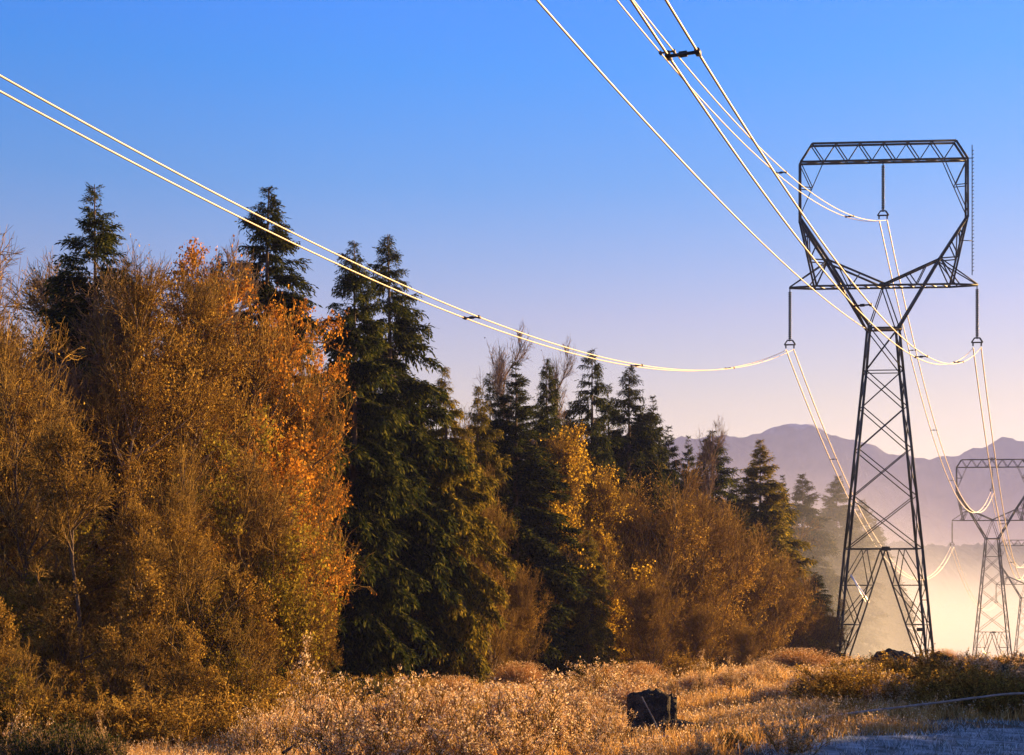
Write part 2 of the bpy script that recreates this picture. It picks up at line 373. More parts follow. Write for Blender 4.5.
        v,f=beam([((x-.25,0,zz+.1),(x+.25,0,zz+.1)),((x-.25,0,zz+.1),(x-.55,0,zz-.35)),((x+.25,0,zz+.1),(x+.55,0,zz-.35)),((x-.55,0,zz-.35),(x+.55,0,zz-.35)),((x-.4,0,zz-.35),(x-.4,0,zz-.7)),((x+.4,0,zz-.35),(x+.4,0,zz-.7))],.09)
        mk('yoke',[(v,f,0)],M['steel'],ins)
    # flat brace plates, brightened and turned to mirror the sun as a glint
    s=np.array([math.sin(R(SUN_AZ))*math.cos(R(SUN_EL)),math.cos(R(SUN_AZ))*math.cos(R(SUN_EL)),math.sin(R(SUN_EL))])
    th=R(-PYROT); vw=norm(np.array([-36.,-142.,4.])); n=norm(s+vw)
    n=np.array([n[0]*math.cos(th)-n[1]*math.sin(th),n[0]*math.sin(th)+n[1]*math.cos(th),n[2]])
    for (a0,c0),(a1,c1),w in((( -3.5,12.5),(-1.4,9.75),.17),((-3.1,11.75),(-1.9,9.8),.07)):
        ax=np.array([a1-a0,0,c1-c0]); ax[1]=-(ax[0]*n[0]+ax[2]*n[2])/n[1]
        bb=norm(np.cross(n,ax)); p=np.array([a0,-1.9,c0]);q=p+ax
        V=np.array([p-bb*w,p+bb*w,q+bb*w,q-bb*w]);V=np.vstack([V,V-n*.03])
        mk('brace_glint_plate',[(V,np.array([[3,2,1,0],[4,5,6,7],[0,1,5,4],[1,2,6,5],[2,3,7,6],[3,0,4,7]]),0)],M['glint'],root)
    return root
PYROT=-4.0
T1=np.array([37.05,142.,-10.0]); S2=4.257;T2=np.array([(992-512)/S2,334.,PZ(459.3,334)-55.65]); T3=np.array([165.3,458.,5.0-41.3])
py=build_pylon(); py.location=T1; py.rotation_euler=(0,0,R(PYROT))
GP='lattice pylons marching down into the valley'
tag(py,'tall dark lattice pylon standing nearest, behind the golden ridge','pylon',GP)
for T,lab in((T2,'smaller hazy lattice pylon, second in line, standing in the mist'),(T3,'faint third pylon cut by the right edge of the photo, half lost in mist')):
    c=copy_tree(py); c.location=T; tag(c,lab,'pylon',GP)
def att(T,x,z,rot=PYROT):
    a=R(rot); return np.array([T[0]+x*math.cos(a),T[1]+x*math.sin(a),T[2]+z])

# ---------------------------------------------------------------- conductors
WR=.030
def bundle(P0,P1,sag,sp,label,spaceat,group='twin conductor bundles strung between the pylons',ext=0):
    t=np.linspace(0,1,90)
    base=P0[None]*(1-t[:,None])+P1[None]*t[:,None]; base[:,2]-=4*sag*t*(1-t)
    d=norm(P1-P0); side=norm(np.array([d[1],-d[0],0]))
    root=empty('conductor_bundle',tuple(P0),0,label,'power line',group)
    for s in(-1,1):
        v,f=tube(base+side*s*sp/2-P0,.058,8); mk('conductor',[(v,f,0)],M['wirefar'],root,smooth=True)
    for u in spaceat:
        p=base[int(round(u*89))]; k=int(round(u*89)); dl=norm(base[min(k+1,89)]-base[max(k-1,0)])
        a=p-side*sp/2;b_=p+side*sp/2
        v,f=beam([(a-P0,b_-P0)],.045); v2,f2=beam([(a-dl*.12-P0,a+dl*.12-P0),(b_-dl*.12-P0,b_+dl*.12-P0),(p-side*.12-P0,p+side*.12-P0)],.085)
        mk('spacer',[(v,f,0),(v2,f2,0)],M['spacer'],root)
    return root
# previous span comes from a pylon behind the viewer: parabola z = zm + a (Y-50)^2
def prev(P,name,sp,ys,pts,sl=.388):
    Y0=-42.; co=np.polyfit([P[1]]+[a for a,_ in pts],[P[2]]+[b for _,b in pts],2)
    t=np.linspace(0,1,130); Yv=P[1]+(Y0-P[1])*t; Xv=P[0]-(P[1]-Yv)*sl
    zv=np.polyval(co,Yv)+(P[2]-np.polyval(co,P[1]))*np.clip((Yv-100)/(P[1]-100),0,1)**2
    base=np.stack([Xv,Yv,zv],1); d=norm(np.array([sl,1,0])); side=np.array([d[1],-d[0],0])
    root=empty('conductor_bundle',tuple(P),0,name,'power line','twin conductor bundles strung between the pylons')
    for s in(-1,1):
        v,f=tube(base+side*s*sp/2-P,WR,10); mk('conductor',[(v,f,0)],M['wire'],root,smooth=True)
    for yy in ys:
        p=np.array([P[0]-(P[1]-yy)*sl,yy,np.interp(-yy,-Yv,zv)]); dl=d
        a=p-side*sp/2;b_=p+side*sp/2
        v,f=beam([(a-P,b_-P)],.045); v2,f2=beam([(a-dl*.14-P,a+dl*.14-P),(b_-dl*.14-P,b_+dl*.14-P),(p-side*.1-P,p+side*.1-P)],.08)
        mk('spacer',[(v,f,0),(v2,f2,0)],M['spacer'],root)
ZL=41.25-5.3-.85; ZM=53.75-5.0-.85
A1,B1,C1=att(T1,-9.2,ZL),att(T1,0,ZM),att(T1,9.2,ZL)
A2,B2,C2=att(T2,-9.2,ZL),att(T2,0,ZM),att(T2,9.2,ZL)
A3,B3,C3=att(T3,-9.2,ZL),att(T3,0,ZM),att(T3,9.2,ZL)
prev(A1,'twin bright wires from the near pylon\'s left insulator to the left edge',.7,[66,91.5,117],[(106,17.2),(66,13.0),(36.4,13.4)])
prev(B1,'thin twin wires rising from the near pylon\'s middle insulator to the top edge',.62,[65,91,120],[(120,32.3),(91,27.4),(64.6,25.0)],.389)
prev(C1,'thick twin wires from the near pylon\'s right insulator, dark spacer at the top',.72,[34.2,63.6,88.6,118],[(102,17.1),(63.6,13.0),(34.2,13.2)],.393)
for a,b_,w in((A1,A2,'left'),(B1,B2,'middle'),(C1,C2,'right')):
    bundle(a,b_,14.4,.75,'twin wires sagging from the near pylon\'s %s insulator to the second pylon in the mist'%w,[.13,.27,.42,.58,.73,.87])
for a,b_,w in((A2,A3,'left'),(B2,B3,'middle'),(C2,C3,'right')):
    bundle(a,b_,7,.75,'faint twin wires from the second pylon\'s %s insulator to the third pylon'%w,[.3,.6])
# single cable to the waist
ta=att(T1,-1.5,36.95); Yv=np.linspace(142,-40,100); 
zq=np.interp(0,[0],[0]); co=np.polyfit([141.8,92,55],[ta[2],23.6,23.2],2)
P=np.stack([ta[0]-(ta[1]-Yv)*.397,Yv,np.polyval(co,Yv)],1)
v,f=tube(P,.045,8); tag(mk('power_cable',[(v,f,0)],M['wire'],smooth=True),'single thin pale cable slanting from the top edge to the near pylon\'s waist','cable')

# ---------------------------------------------------------------- trees
def growth(par,n,tr,ang,L,k=4,up=.25,wob=.12,rnd=rng,shrink=.55):
    """n child polylines from parent polylines (p,kp,3)"""
    p,kp,_=par.shape; plen=np.linalg.norm(par[:,1:]-par[:,:-1],axis=2).sum(1)
    idx=rnd.choice(p,n,p=plen/plen.sum()); t=rnd.uniform(tr[0],tr[1],n)*(kp-1-1e-6); i=t.astype(int); fr=(t-i)[:,None]
    a=par[idx,i];b=par[idx,i+1]; start=a*(1-fr)+b*fr; tan=norm(b-a)
    q=norm(np.cross(tan,rnd.normal(size=(n,3)))); an=rnd.uniform(ang[0],ang[1],n)[:,None]
    d=norm(tan*np.cos(an)+q*np.sin(an)); ln=L*rnd.uniform(.55,1.15,n)*(1-shrink*t/(kp-1))
    P=np.zeros((n,k,3));P[:,0]=start; st=ln/(k-1)
    for s in range(1,k):
        d=norm(d+np.array([0,0,up])+rnd.normal(size=(n,3))*wob); P[:,s]=P[:,s-1]+d*st[:,None]
    return P,ln
def make_deciduous(name,H,W,leafmat_,nleaf,twigmat='twig',bark='bark',seed=1,multi=1,low=.12,leafsize=.16,dens=1.,bare_top=0.0,up=.22):
    rnd=np.random.default_rng(seed); root=empty(name,(0,0,0))
    tr=[]
    for m_ in range(multi):
        k=9; t=np.linspace(0,1,k); P=np.zeros((k,3)); lean=rnd.normal(size=2)*(.05 if multi==1 else (.07 if W<9 else .16))
        P[:,0]=lean[0]*H*t+rnd.normal(size=k)*.012*H*t; P[:,1]=lean[1]*H*t+rnd.normal(size=k)*.012*H*t; P[:,2]=H*t*(1 if m_==0 else rnd.uniform(.75,.95))
        tr.append(P)
    tr=np.array(tr); r0=H*.011
    parts=[polys_to_segs(tr,r0/(multi**.4),.02,7)]
    base=tr.copy(); base[:,0,2]-=.3
    n1=int(34*dens);L1=W*.62
    P1=[];
    par=tr
    p1,l1=growth(par,n1*max(1,multi//2+1),(low,.97),(.6,1.15),L1,6,up*.6,.14,rnd,.62)
    p2,l2=growth(p1,int(330*dens),(.15,1),(.4,.95),L1*.48,5,up*.5,.16,rnd,.45)
    pt,lt=growth(tr,int(40*dens),(.75,1),(.25,.8),L1*.35,4,up,.1,rnd,.4)
    p2=np.concatenate([p2[:, :4],pt])
    p3,l3=growth(p2,int(2300*dens),(.1,1),(.4,1.0),L1*.24,4,up*.4,.18,rnd,.35)
    p4,l4=growth(p3,int(9000*dens),(.1,1),(.35,1.1),L1*.115,3,up*.3,.2,rnd,.2)
    parts.append(polys_to_segs(p1,r0*.34,.02,5))
    mk('trunk',[(v,f,0) for v,f in parts],M[bark],root,smooth=True)
    t2=polys_to_segs(p2,.024,.012,3);t3=polys_to_segs(p3,.016,.009,3);t4=polys_to_segs(p4,.0105,.006,3)
    lv=[]
    if nleaf:
        src=np.concatenate([p4[:,1:].reshape(-1,3),p3[:,2:].reshape(-1,3)])
        # leaves cling in clumps
        w=np.clip(.25+fnoise(src[:,0]*.9+seed,src[:,2]*.8+src[:,1]*.6,seed+5,3),.03,None)**1.6
        if bare_top: w*=np.where(src[:,2]>H*bare_top,.12,1)
        ii=rnd.choice(len(src),nleaf,p=w/w.sum()); c=src[ii]+rnd.normal(size=(nleaf,3))*.06
        D=rnd.normal(size=(nleaf,3))+np.array([0,0,-.8]); ls=leafsize*rnd.uniform(.6,1.25,nleaf)
        lv=[kites(c,D,ls,ls*.75,rnd.normal(size=(nleaf,3)))]
    mk('crown',[(t2[0],t2[1],0),(t3[0],t3[1],0),(t4[0],t4[1],0)]+[(v,f,1) for v,f in lv],[M[twigmat],M[leafmat_]],root)
    root['H']=H*1.0 if False else float(np.percentile(p4[:,:,2],99.7))
    return root
def make_conifer(name,H,W,mat='needle',seed=1,nb=230,droop=.25,power=.85,low=.06,hang=.5,spray=1.,gap=.0,size=1.):
    rnd=np.random.default_rng(seed); root=empty(name,(0,0,0)); k=7
    t=np.linspace(0,1,10); T=np.stack([rnd.normal(size=10)*.02*t,rnd.normal(size=10)*.02*t,H*t-.3*(1-t)],1)[None]
    v,f=polys_to_segs(T,H*.014,.015,8); 
    hgt=low+(1-low)*(rnd.random(nb)**.92); hgt=np.sort(hgt); hgt=np.minimum(hgt,.992)
    # uneven growth: sectors with longer or missing limbs
    az=rnd.uniform(0,2*np.pi,nb)
    ln=W*.80*np.minimum((1-hgt)**(power*.96),.60-.12*np.clip(hgt,0,.4))*(1.0-.35*np.clip((.22-hgt)/.22,0,1))
    ln*=rnd.uniform(.55,1.15,nb)*(1+.28*fnoise(az*1.5,hgt*9,seed,2))
    keep=rnd.random(nb)>gap*np.where(hgt<.8,1,.3); hgt,az,ln=hgt[keep],az[keep],np.maximum(ln[keep],.18); n=len(hgt)
    el=np.interp(hgt,[0,.5,.85,1],[-.25-droop*.6,-.05-droop*.3,.25,.9])+rnd.normal(size=n)*.12
    P=np.zeros((n,k,3));P[:,0,2]=hgt*H
    for s in range(1,k):
        fr=s/(k-1); e=el-droop*1.1*fr+droop*1.5*max(0,fr-.6)
        a2=az+rnd.normal(size=n)*.05
        d=np.stack([np.sin(a2)*np.cos(e),np.cos(a2)*np.cos(e),np.sin(e)],1); P[:,s]=P[:,s-1]+d*(ln/(k-1))[:,None]
    vb,fb=polys_to_segs(P,np.clip(ln*.012,.012,.06),.008,4)
    mk('trunk',[(v,f,0),(vb,fb,0)],M['bark'],root,smooth=True)
    # sprays
    m=int(np.sum(ln)*46*spray); idx=rnd.choice(n,m,p=ln/ln.sum()); tt=rnd.uniform(.1,1,m)**.8*(k-1-1e-6); i=tt.astype(int);fr=(tt-i)[:,None]
    A=P[idx,i];B=P[idx,i+1];S=A*(1-fr)+B*fr;tan=norm(B-A)
    up_=np.array([0,0,1.]);side=norm(np.cross(tan,up_)); sg=np.sign(rnd.normal(size=m))[:,None]
    f01=(tt/(k-1))[:,None]
    D=norm(side*sg*rnd.uniform(.3,1,(m,1))*(1-.3*f01)+tan*rnd.uniform(.5,1.1,(m,1))-up_*rnd.uniform(0,1.3,(m,1))*hang+up_*.1)
    sl=(.26+.5*rnd.random(m))*(.38+.8*np.clip(ln[idx]/2.5,0,1))*size
    # each spray: 5 kites along it
    vs=[];fs=[];q=5
    for s in range(q):
        base=S+D*(sl*s/q)[:,None]-up_*(.05*s*s/q)*hang*sl[:,None]
        dd=norm(D+rnd.normal(size=(m,3))*.38-up_*.12*s*hang)
        v,f=kites(base,dd,sl*.42,sl*.42*rnd.uniform(.2,.42,m),rnd.normal(size=(m,3))*.5+up_)
        vs.append((v,f,0))
    mk('crown',vs,M[mat],root); root['H']=H
    return root
protos={}
def use(key,px,Y,ytop,label,cat,group=None,rz=None,wid=1.,base=None,dx=0):
    """stand a tree so that its top reaches the height seen in the photograph"""
    x=PX(px,Y); z=gz(x,Y)-.1 if base is None else base
    top=PZ(ytop,Y); h=top-z
    src,used=protos[key]
    o=src if not used else copy_tree(src); protos[key][1]=True
    o.location=(x,Y,z); s=h/src['H']; o.scale=(s*wid,s*wid,s); o.rotation_euler=(rng.normal()*.007,rng.normal()*.007,rng.uniform(0,6.28) if rz is None else rz)
    tag(o,label,cat,group); return o
def P(key,obj): protos[key]=[obj,False]
P('fir_a',make_conifer('fir_tree',20,7.5,'needle',11,440,.35,.9,.05,.7,1.1,.12))
P('fir_b',make_conifer('fir_tree',23,7.0,'needle',12,440,.45,.8,.05,1.0,1.1,.18))
P('fir_c',make_conifer('fir_tree',23,6.6,'needle',13,440,.5,.75,.05,1.1,1.0,.22))
P('fir_d',make_conifer('fir_tree',22,7.6,'needle',14,500,.3,.95,.03,.5,1.1,.1))
P('fir_e',make_conifer('fir_tree',21,8.6,'needle_sunlit',15,480,.45,.85,.03,.9,1.1,.1))
P('fir_far',make_conifer('fir_tree',24,9.5,'needlemid',16,460,.25,.9,.03,.5,.8,.05,1.3))
P('fir_cone',make_conifer('fir_tree',24,11,'needle_sunlit',17,620,.3,1.05,.02,.6,1.1,.0,1.2))
P('fir_goldlit',make_conifer('fir_tree',21,7.6,'needle_sunlit',18,420,.6,.9,.03,1.2,1.1,.12))
P('fir_s',make_conifer('fir_tree',22,6.4,'needle',19,260,.55,.8,.12,1.1,1.1,.35))
P('scrub',make_deciduous('scrub_tree',6.5,6.0,'leafbrown',2600,'twig','bark',31,4,.04,.11,.42,up=.3))
P('scrub_o',make_deciduous('scrub_tree',6.5,6.4,'leafolive',3800,'twig','bark',32,4,.04,.12,.42,up=.25))
P('alder_a',make_deciduous('alder_tree',16,11,'leafbrown',15000,'twig','bark',21,2,.1,.09,1.0,.85))
P('alder_b',make_deciduous('alder_tree',16,10,'leafbrown',17000,'twig','barkpale',22,1,.08,.09,1.0))
P('maple_o',make_deciduous('maple_tree',15,11,'leaforange',30000,'twig','bark',23,2,.1,.125,1.0))
P('maple_g',make_deciduous('maple_tree',15,10,'leafgold',19000,'twig','bark',24,1,.06,.15,1.0))
P('olive',make_deciduous('willow_tree',11,9.5,'leafolive',15000,'twig','bark',25,3,.05,.15,1.0))
P('bare',make_deciduous('birch_tree',17,8.5,'leafbrown',900,'twigpale','barkpale',26,3,.12,.12,.9,up=.5))
P('thicket',make_deciduous('alder_tree',11,11,'leafbrown',15000,'twig','bark',27,4,.04,.09,1.0,up=.35))
P('pole_tree',make_deciduous('alder_tree',14,7,'leafbrown',1500,'twig','bark',28,1,.25,.13,.55))
CF='conifers rising above the treeline'; DC='autumn broadleaf trees along the clearing'
# --- conifers, front row
use('fir_a',98,56,184,'dark fir spire at the far left, its top alone above russet trees','fir tree',CF)
use('fir_d',122,58,262,'short dark fir shoulder just right of the far left spire','fir tree',CF,wid=.8)
use('fir_b',262,66,188,'tall ragged dark fir behind the orange leaved tree','fir tree',CF,wid=1.15)
use('fir_s',216,69,250,'small dark fir tip just left of the tall fir behind orange leaves','fir tree',CF,wid=.7)
use('fir_b',353,73,241,'left one of the twin dark drooping firs beneath the crossing wires','fir tree',CF,wid=.98)
use('fir_c',396,78,234,'right one of the twin dark drooping firs, the taller, beneath the crossing wires','fir tree',CF,wid=1.12)
use('fir_goldlit',450,80,366,'olive gold shaggy fir lit by the sun, right of the twin dark firs','fir tree',CF,wid=1.0)
use('fir_d',515,93,362,'dense dark green fir with a blunt bushy top, mid treeline','fir tree',CF,wid=1.25)
use('fir_c',547,100,358,'slim pointed fir right of the blunt dark one','fir tree',CF,wid=.9)
use('fir_s',592,109,348,'fir with open level branches whose tip touches the lowest wires','fir tree',CF,wid=1.0)
use('fir_d',568,108,402,'low dark fir left of the open branched one','fir tree',CF,wid=.7)
use('fir_c',628,114,366,'full dark fir under the wire spacer, right of the open branched fir','fir tree',CF,wid=1.15)
use('fir_d',656,120,396,'narrow fir closing the dark trio above the brown trees','fir tree',CF,wid=.75)
use('fir_b',712,138,430,'irregular fir with a broken right side, left of the cone shaped fir','fir tree',CF,wid=1.3)
use('fir_d',690,142,436,'narrow fir pressed against the irregular fir','fir tree',CF,wid=.6)
use('fir_cone',760,144,440,'broad cone shaped fir standing against the mountain','fir tree',CF,wid=1.1)
use('fir_goldlit',424,84,402,'gold lit fir tucked at the right foot of the twin dark firs','fir tree',CF,wid=.65)
use('fir_goldlit',478,90,386,'slim gold green fir left of the blunt bushy topped one','fir tree',CF,wid=.9)
use('fir_s',492,97,372,'thin ragged fir top touching the blunt bushy one','fir tree',CF,wid=.9)
use('fir_a',610,116,384,'small fir filling the notch right of the open branched one','fir tree',CF,wid=.9)
use('fir_e',642,120,412,'olive fir half hidden above the brown alders','fir tree',CF,wid=1.0)
use('fir_d',672,130,426,'short fir right of the dark trio','fir tree',CF,wid=.8)
use('fir_far',735,150,478,'hazy gold brown fir just left of the cone shaped one','fir tree',CF,wid=1.2)
use('fir_e',742,146,520,'short olive fir at the foot of the cone shaped fir','fir tree',CF,wid=1.1)
use('fir_d',783,168,475,'thin fir peeking out right behind the cone shaped fir','fir tree',CF,wid=.7)
use('fir_b',816,158,572,'low wind swept fir left of the near pylon\'s legs','fir tree',CF,wid=1.7)
HZ='hazy firs behind the near pylon'
for px_,Y_,yt,l in((804,188,474,'hazy fir just right of the cone shaped fir'),(836,203,476,'hazy fir touching the left leg of the near pylon'),(822,214,508,'hazy lower fir between two hazy pointed ones'),(861,220,500,'hazy fir seen through the upper legs of the near pylon'),(876,232,522,'pale fir seen in the middle of the near pylon\'s legs'),(892,245,566,'palest short fir fading into mist inside the near pylon\'s legs'),(850,238,520,'hazy fir right of the pylon\'s left leg')):
    use('fir_far',px_,Y_,yt,l,'fir tree',HZ,wid=1.05)
# --- broadleaf, front row
use('bare',14,50,262,'bare pale branched birch at the left edge','birch tree',DC,wid=1.0)
use('bare',30,52,252,'bare birch tips behind the left edge alders','birch tree',DC,wid=1.0)
use('bare',62,54,262,'bare birch tips left of the far left fir','birch tree',DC,wid=.9)
use('bare',140,57,262,'bare birch tips right of the far left fir','birch tree',DC,wid=.9)
use('alder_a',-20,46,300,'brown twiggy alder cut by the left edge of the photo','alder tree',DC,wid=.8)
use('alder_a',48,47,258,'dense russet alder right of the left edge birch','alder tree',DC,wid=.72)
use('alder_b',112,50,258,'russet alder with a straight grey trunk, covering the far left fir','alder tree',DC,wid=.78)
use('bare',160,60,262,'bare twigged birch tips between the far left fir and the orange tree','birch tree',DC,wid=.9)
use('bare',182,63,272,'thin bare birch tips just left of the small fir tip','birch tree',DC,wid=.7)
use('alder_b',172,53,280,'brown gold alder between the russet alders and the orange tree','alder tree',DC,wid=.72)
use('maple_o',232,57,262,'orange brown maple in front of the tall ragged fir','maple tree',DC,wid=.8)
use('maple_o',289,60,320,'bright orange leaved maple beside the dark gap of the twin firs','maple tree',DC,wid=.62)
use('olive',262,49,430,'olive yellow leaved willow low in front of the orange maple','willow tree',DC,wid=.85)
use('alder_a',150,44,440,'low brown twiggy alder in front of the russet ones','alder tree',DC,wid=.8)
use('olive',60,43,520,'low olive bush of a willow in the dark left foreground','willow tree',DC,wid=1.0)
use('pole_tree',88,40,420,'thin alder with a sunlit pale trunk near the left edge','alder tree',DC)
use('pole_tree',150,41,500,'short thin alder right of the sunlit pale trunk','alder tree',DC)
use('scrub',300,50,560,'twiggy alder bush with bare drooping sprays by the dark gap','alder tree',DC,wid=.8)
use('alder_a',494,82,430,'reddish brown alder between the olive fir and the dense dark fir','alder tree',DC,wid=.6)
use('bare',432,95,345,'bare tips right of the twin firs','birch tree',DC,wid=.7)
use('bare',486,100,342,'bare tips above the reddish brown alder','birch tree',DC,wid=.8)
use('bare',536,106,352,'bare tips between the blunt fir and the slim fir','birch tree',DC,wid=.6)
use('maple_g',575,97,430,'golden leaved maple glowing below the slim fir','maple tree',DC,wid=1.05)
use('maple_g',606,101,470,'smaller golden maple right of the glowing one','maple tree',DC,wid=.85)
use('fir_goldlit',590,94,530,'small yellow green fir at the foot of the golden maples','fir tree',DC,wid=1.2)
use('olive',425,79,560,'olive willow scrub under the twin firs','willow tree',DC,wid=.7)
use('bare',676,132,425,'bare slender birch against the start of the mountain','birch tree',DC,wid=.7)
TH='brown alders sloping down to the meadow'
for px_,Y_,yt,w,l in((640,104,470,1.,'brown alder right of the golden maples'),(668,110,478,1.,'brown alder under the bare slender birch'),(700,116,486,1.05,'tall brown alder in front of the irregular fir'),(730,122,512,1.05,'brown alder before the cone shaped fir'),(760,128,540,1.05,'lower brown alder right below the cone shaped fir'),(790,135,566,1.,'low brown alder left of the wind swept fir'),(818,142,600,1.,'last low brown alder beside the near pylon'),(655,96,570,.9,'knee high looking brown alder scrub before the taller ones'),(700,104,600,.9,'round brown alder scrub mid slope'),(745,112,622,.9,'round brown alder scrub close to the golden shrub'),(520,88,560,.8,'brown alder scrub below the dense dark fir'),(500,84,610,.9,'lowest brown alder scrub by the frosted weeds')):
    use('thicket',px_,Y_,yt,l,'alder tree',TH,wid=w)
EG='undergrowth at the foot of the wood'
for q,(px_,Y_,yt,w,key) in enumerate(((-10,36,600,1.,'scrub'),(65,38,585,1.,'scrub'),(140,39,565,.9,'scrub'),(200,41,545,1.,'scrub_o'),(245,42,570,1.,'scrub'),(318,51,590,.8,'scrub'),(20,33,640,1.,'scrub_o'),(115,35,630,1.,'scrub'),(185,36,625,1.,'scrub'),(240,38,622,1.,'scrub_o'))):
    use(key,px_,Y_,yt,'low twiggy scrub tree at the dark foot of the wood','scrub tree',EG,wid=w)
# --- inner wood: gives the treeline its depth
IW='trees filling the wood behind the front row'
k=0
for row,(off,yb) in enumerate(((7,0),(15,0),(25,0))):
    for Yc in np.arange(52,190,6.5 if row<2 else 9):
        X0=-39+.42*Yc-off+rng.uniform(-2,2); Yv=Yc+rng.uniform(-2,2)
        pxx=512+F*X0/Yv
        if pxx<-80: continue
        # tops stay below the recorded skyline
        sky=np.interp(pxx,[0,60,98,140,220,262,300,330,375,410,450,520,600,660,720,760,800,860],[310,310,250,320,300,260,350,410,330,400,430,420,420,450,480,500,520,560])
        ytop=sky+rng.uniform(8,45); 
        key=['fir_d','alder_b','fir_a','fir_far','alder_a'][k%5]; k+=1
        fir=key.startswith('fir')
        use(key,pxx,Yv,ytop,'dark fir deep in the wood behind the front row' if fir else 'brown alder deep in the wood behind the front row','fir tree' if fir else 'alder tree',IW,wid=1.05)
# --- young firs off to the right that throw the foreground into shade
SH=[(.36*(4+q*1.5-24)+3+24.6+(q%2)*3,4+q*1.5+14.3,6.35+.5*math.sin(q*2.3)) for q in range(32)]
for n_,(x,y,h) in enumerate(SH):
    src,_=protos['fir_d']; o=copy_tree(src); z=gz(x,y)-.1; o.location=(x,y,z); s=h/src['H']; o.scale=(s*2.6,s*2.6,s); o.rotation_euler=(0,0,n_)
    tag(o,'young fir beyond the right edge, shading the track','fir tree','young firs beyond the right edge')

# ---------------------------------------------------------------- meadow plants
def blades(X,Y,h,w,lean,seed,zoff=0):
    rnd=np.random.default_rng(seed);n=len(X);Z=ground(X,Y)+zoff
    b=np.stack([X,Y,Z],1);a=rnd.uniform(0,6.28,n);ln=np.abs(rnd.normal(size=n))*lean
    d=np.stack([np.sin(a)*ln,np.cos(a)*ln,np.ones(n)],1);d=norm(d)
    m1=b+d*(h*.55)[:,None];d2=norm(d+np.stack([np.sin(a),np.cos(a),np.zeros(n)],1)*(lean*.9)*rnd.uniform(.3,1.4,(n,1)));tip=m1+d2*(h*.5)[:,None]
    s=norm(np.stack([np.cos(a+rnd.normal(size=n)),-np.sin(a+rnd.normal(size=n)),np.zeros(n)],1))*(w/2)[:,None]
    V=np.stack([b-s,b+s,m1+s*.8,m1-s*.8,tip+s*.25,tip-s*.25],1).reshape(-1,3)
    o=(np.arange(n)*6)[:,None]
    return V,np.concatenate([np.array([[0,1,2,3]])+o,np.array([[3,2,4,5]])+o]),tip
def scatter(n,per,y0,y1,kmin,kmax,seed,spread):
    """tufts of blades"""
    rnd=np.random.default_rng(seed); nt_=n//per; u=rnd.random(nt_*5); Y=np.sqrt(y0**2+u*(y1**2-y0**2)) if y1<60 else y0*(y1/y0)**u
    X=rnd.uniform(kmin,kmax,nt_*5)*Y
    q=fnoise(X*.8,Y*.6,seed+3,3); keep=(track_dist(X,Y)<-.2)&(rnd.random(nt_*5)<np.clip(.35+.75*q,.03,1))&(X>-39+.42*Y-2)&(X>-.30*Y-.5+.0*Y)&~((X>11.5)&(X<18.5)&(Y>45)&(Y<51))
    X,Y=X[keep][:nt_],Y[keep][:nt_]; ht=rnd.uniform(.35,1.,len(X))**1.2*(1+.4*fnoise(X*.4,Y*.3,seed+9,2))
    X=np.repeat(X,per)+rnd.normal(size=len(X)*per)*spread; Y=np.repeat(Y,per)+rnd.normal(size=len(Y)*per)*spread; return X,Y,np.repeat(ht,per)
gp=[];fp=[]
for n,per,y0,y1,k0,k1,h1,w,ln,sd,spr in((90000,18,14,30,-.46,.42,.33,.009,.5,1,.07),(100000,16,27,55,-.42,.42,.46,.016,.4,2,.10),(90000,14,50,100,-.3,.42,.65,.03,.35,3,.16),(16000,8,95,150,-.1,.45,1.,.05,.3,4,.3)):
    X,Y,ht=scatter(n,per,y0,y1,k0,k1,sd,spr); r=np.random.default_rng(sd+50)
    hh=np.clip(h1*ht*r.uniform(.5,1.,len(X)),.05,1.2)
    v,f,tip=blades(X,Y,hh,np.full(len(X),w)*r.uniform(.6,1.5,len(X)),ln,sd)
    gp.append((v,f,0))
    sel=r.random(len(X))<.13; c=np.repeat(tip[sel],4,0); m_=len(c); c=c+r.normal(size=(m_,3))*np.array([.012,.012,.04])*(1+w*20)
    v,f=kites(c,r.normal(size=(m_,3))+[0,0,1.2],w*2.2+.012,w*1.1+.005); gp.append((v,f,1))
tag(mk('meadow_grass',gp,[M['grass'],M['frost']]),'dry golden meadow grass tipped with frost','grass',kind='stuff')
# frost on the track and its verge
X=rng.uniform(3,18,60000);Y=rng.uniform(14,36,60000);td=track_dist(X,Y);k_=(td>-.9)&(td<6.3)&(fnoise(X*1.7,Y*1.7,12,3)>-.45);X,Y=X[k_],Y[k_]
M['frostgrass']=leafmat('frosted_turf',[(0,(.08,.11,.09)),(.4,(.24,.30,.31)),(1,(.70,.78,.84))],.3)
v,f,_=blades(X,Y,rng.uniform(.03,.12,len(X)),np.full(len(X),.012),.9,77,.03)
tag(mk('frosted_turf',[(v,f,0)],M['frostgrass']),'short turf white with frost on the track','grass',kind='stuff')

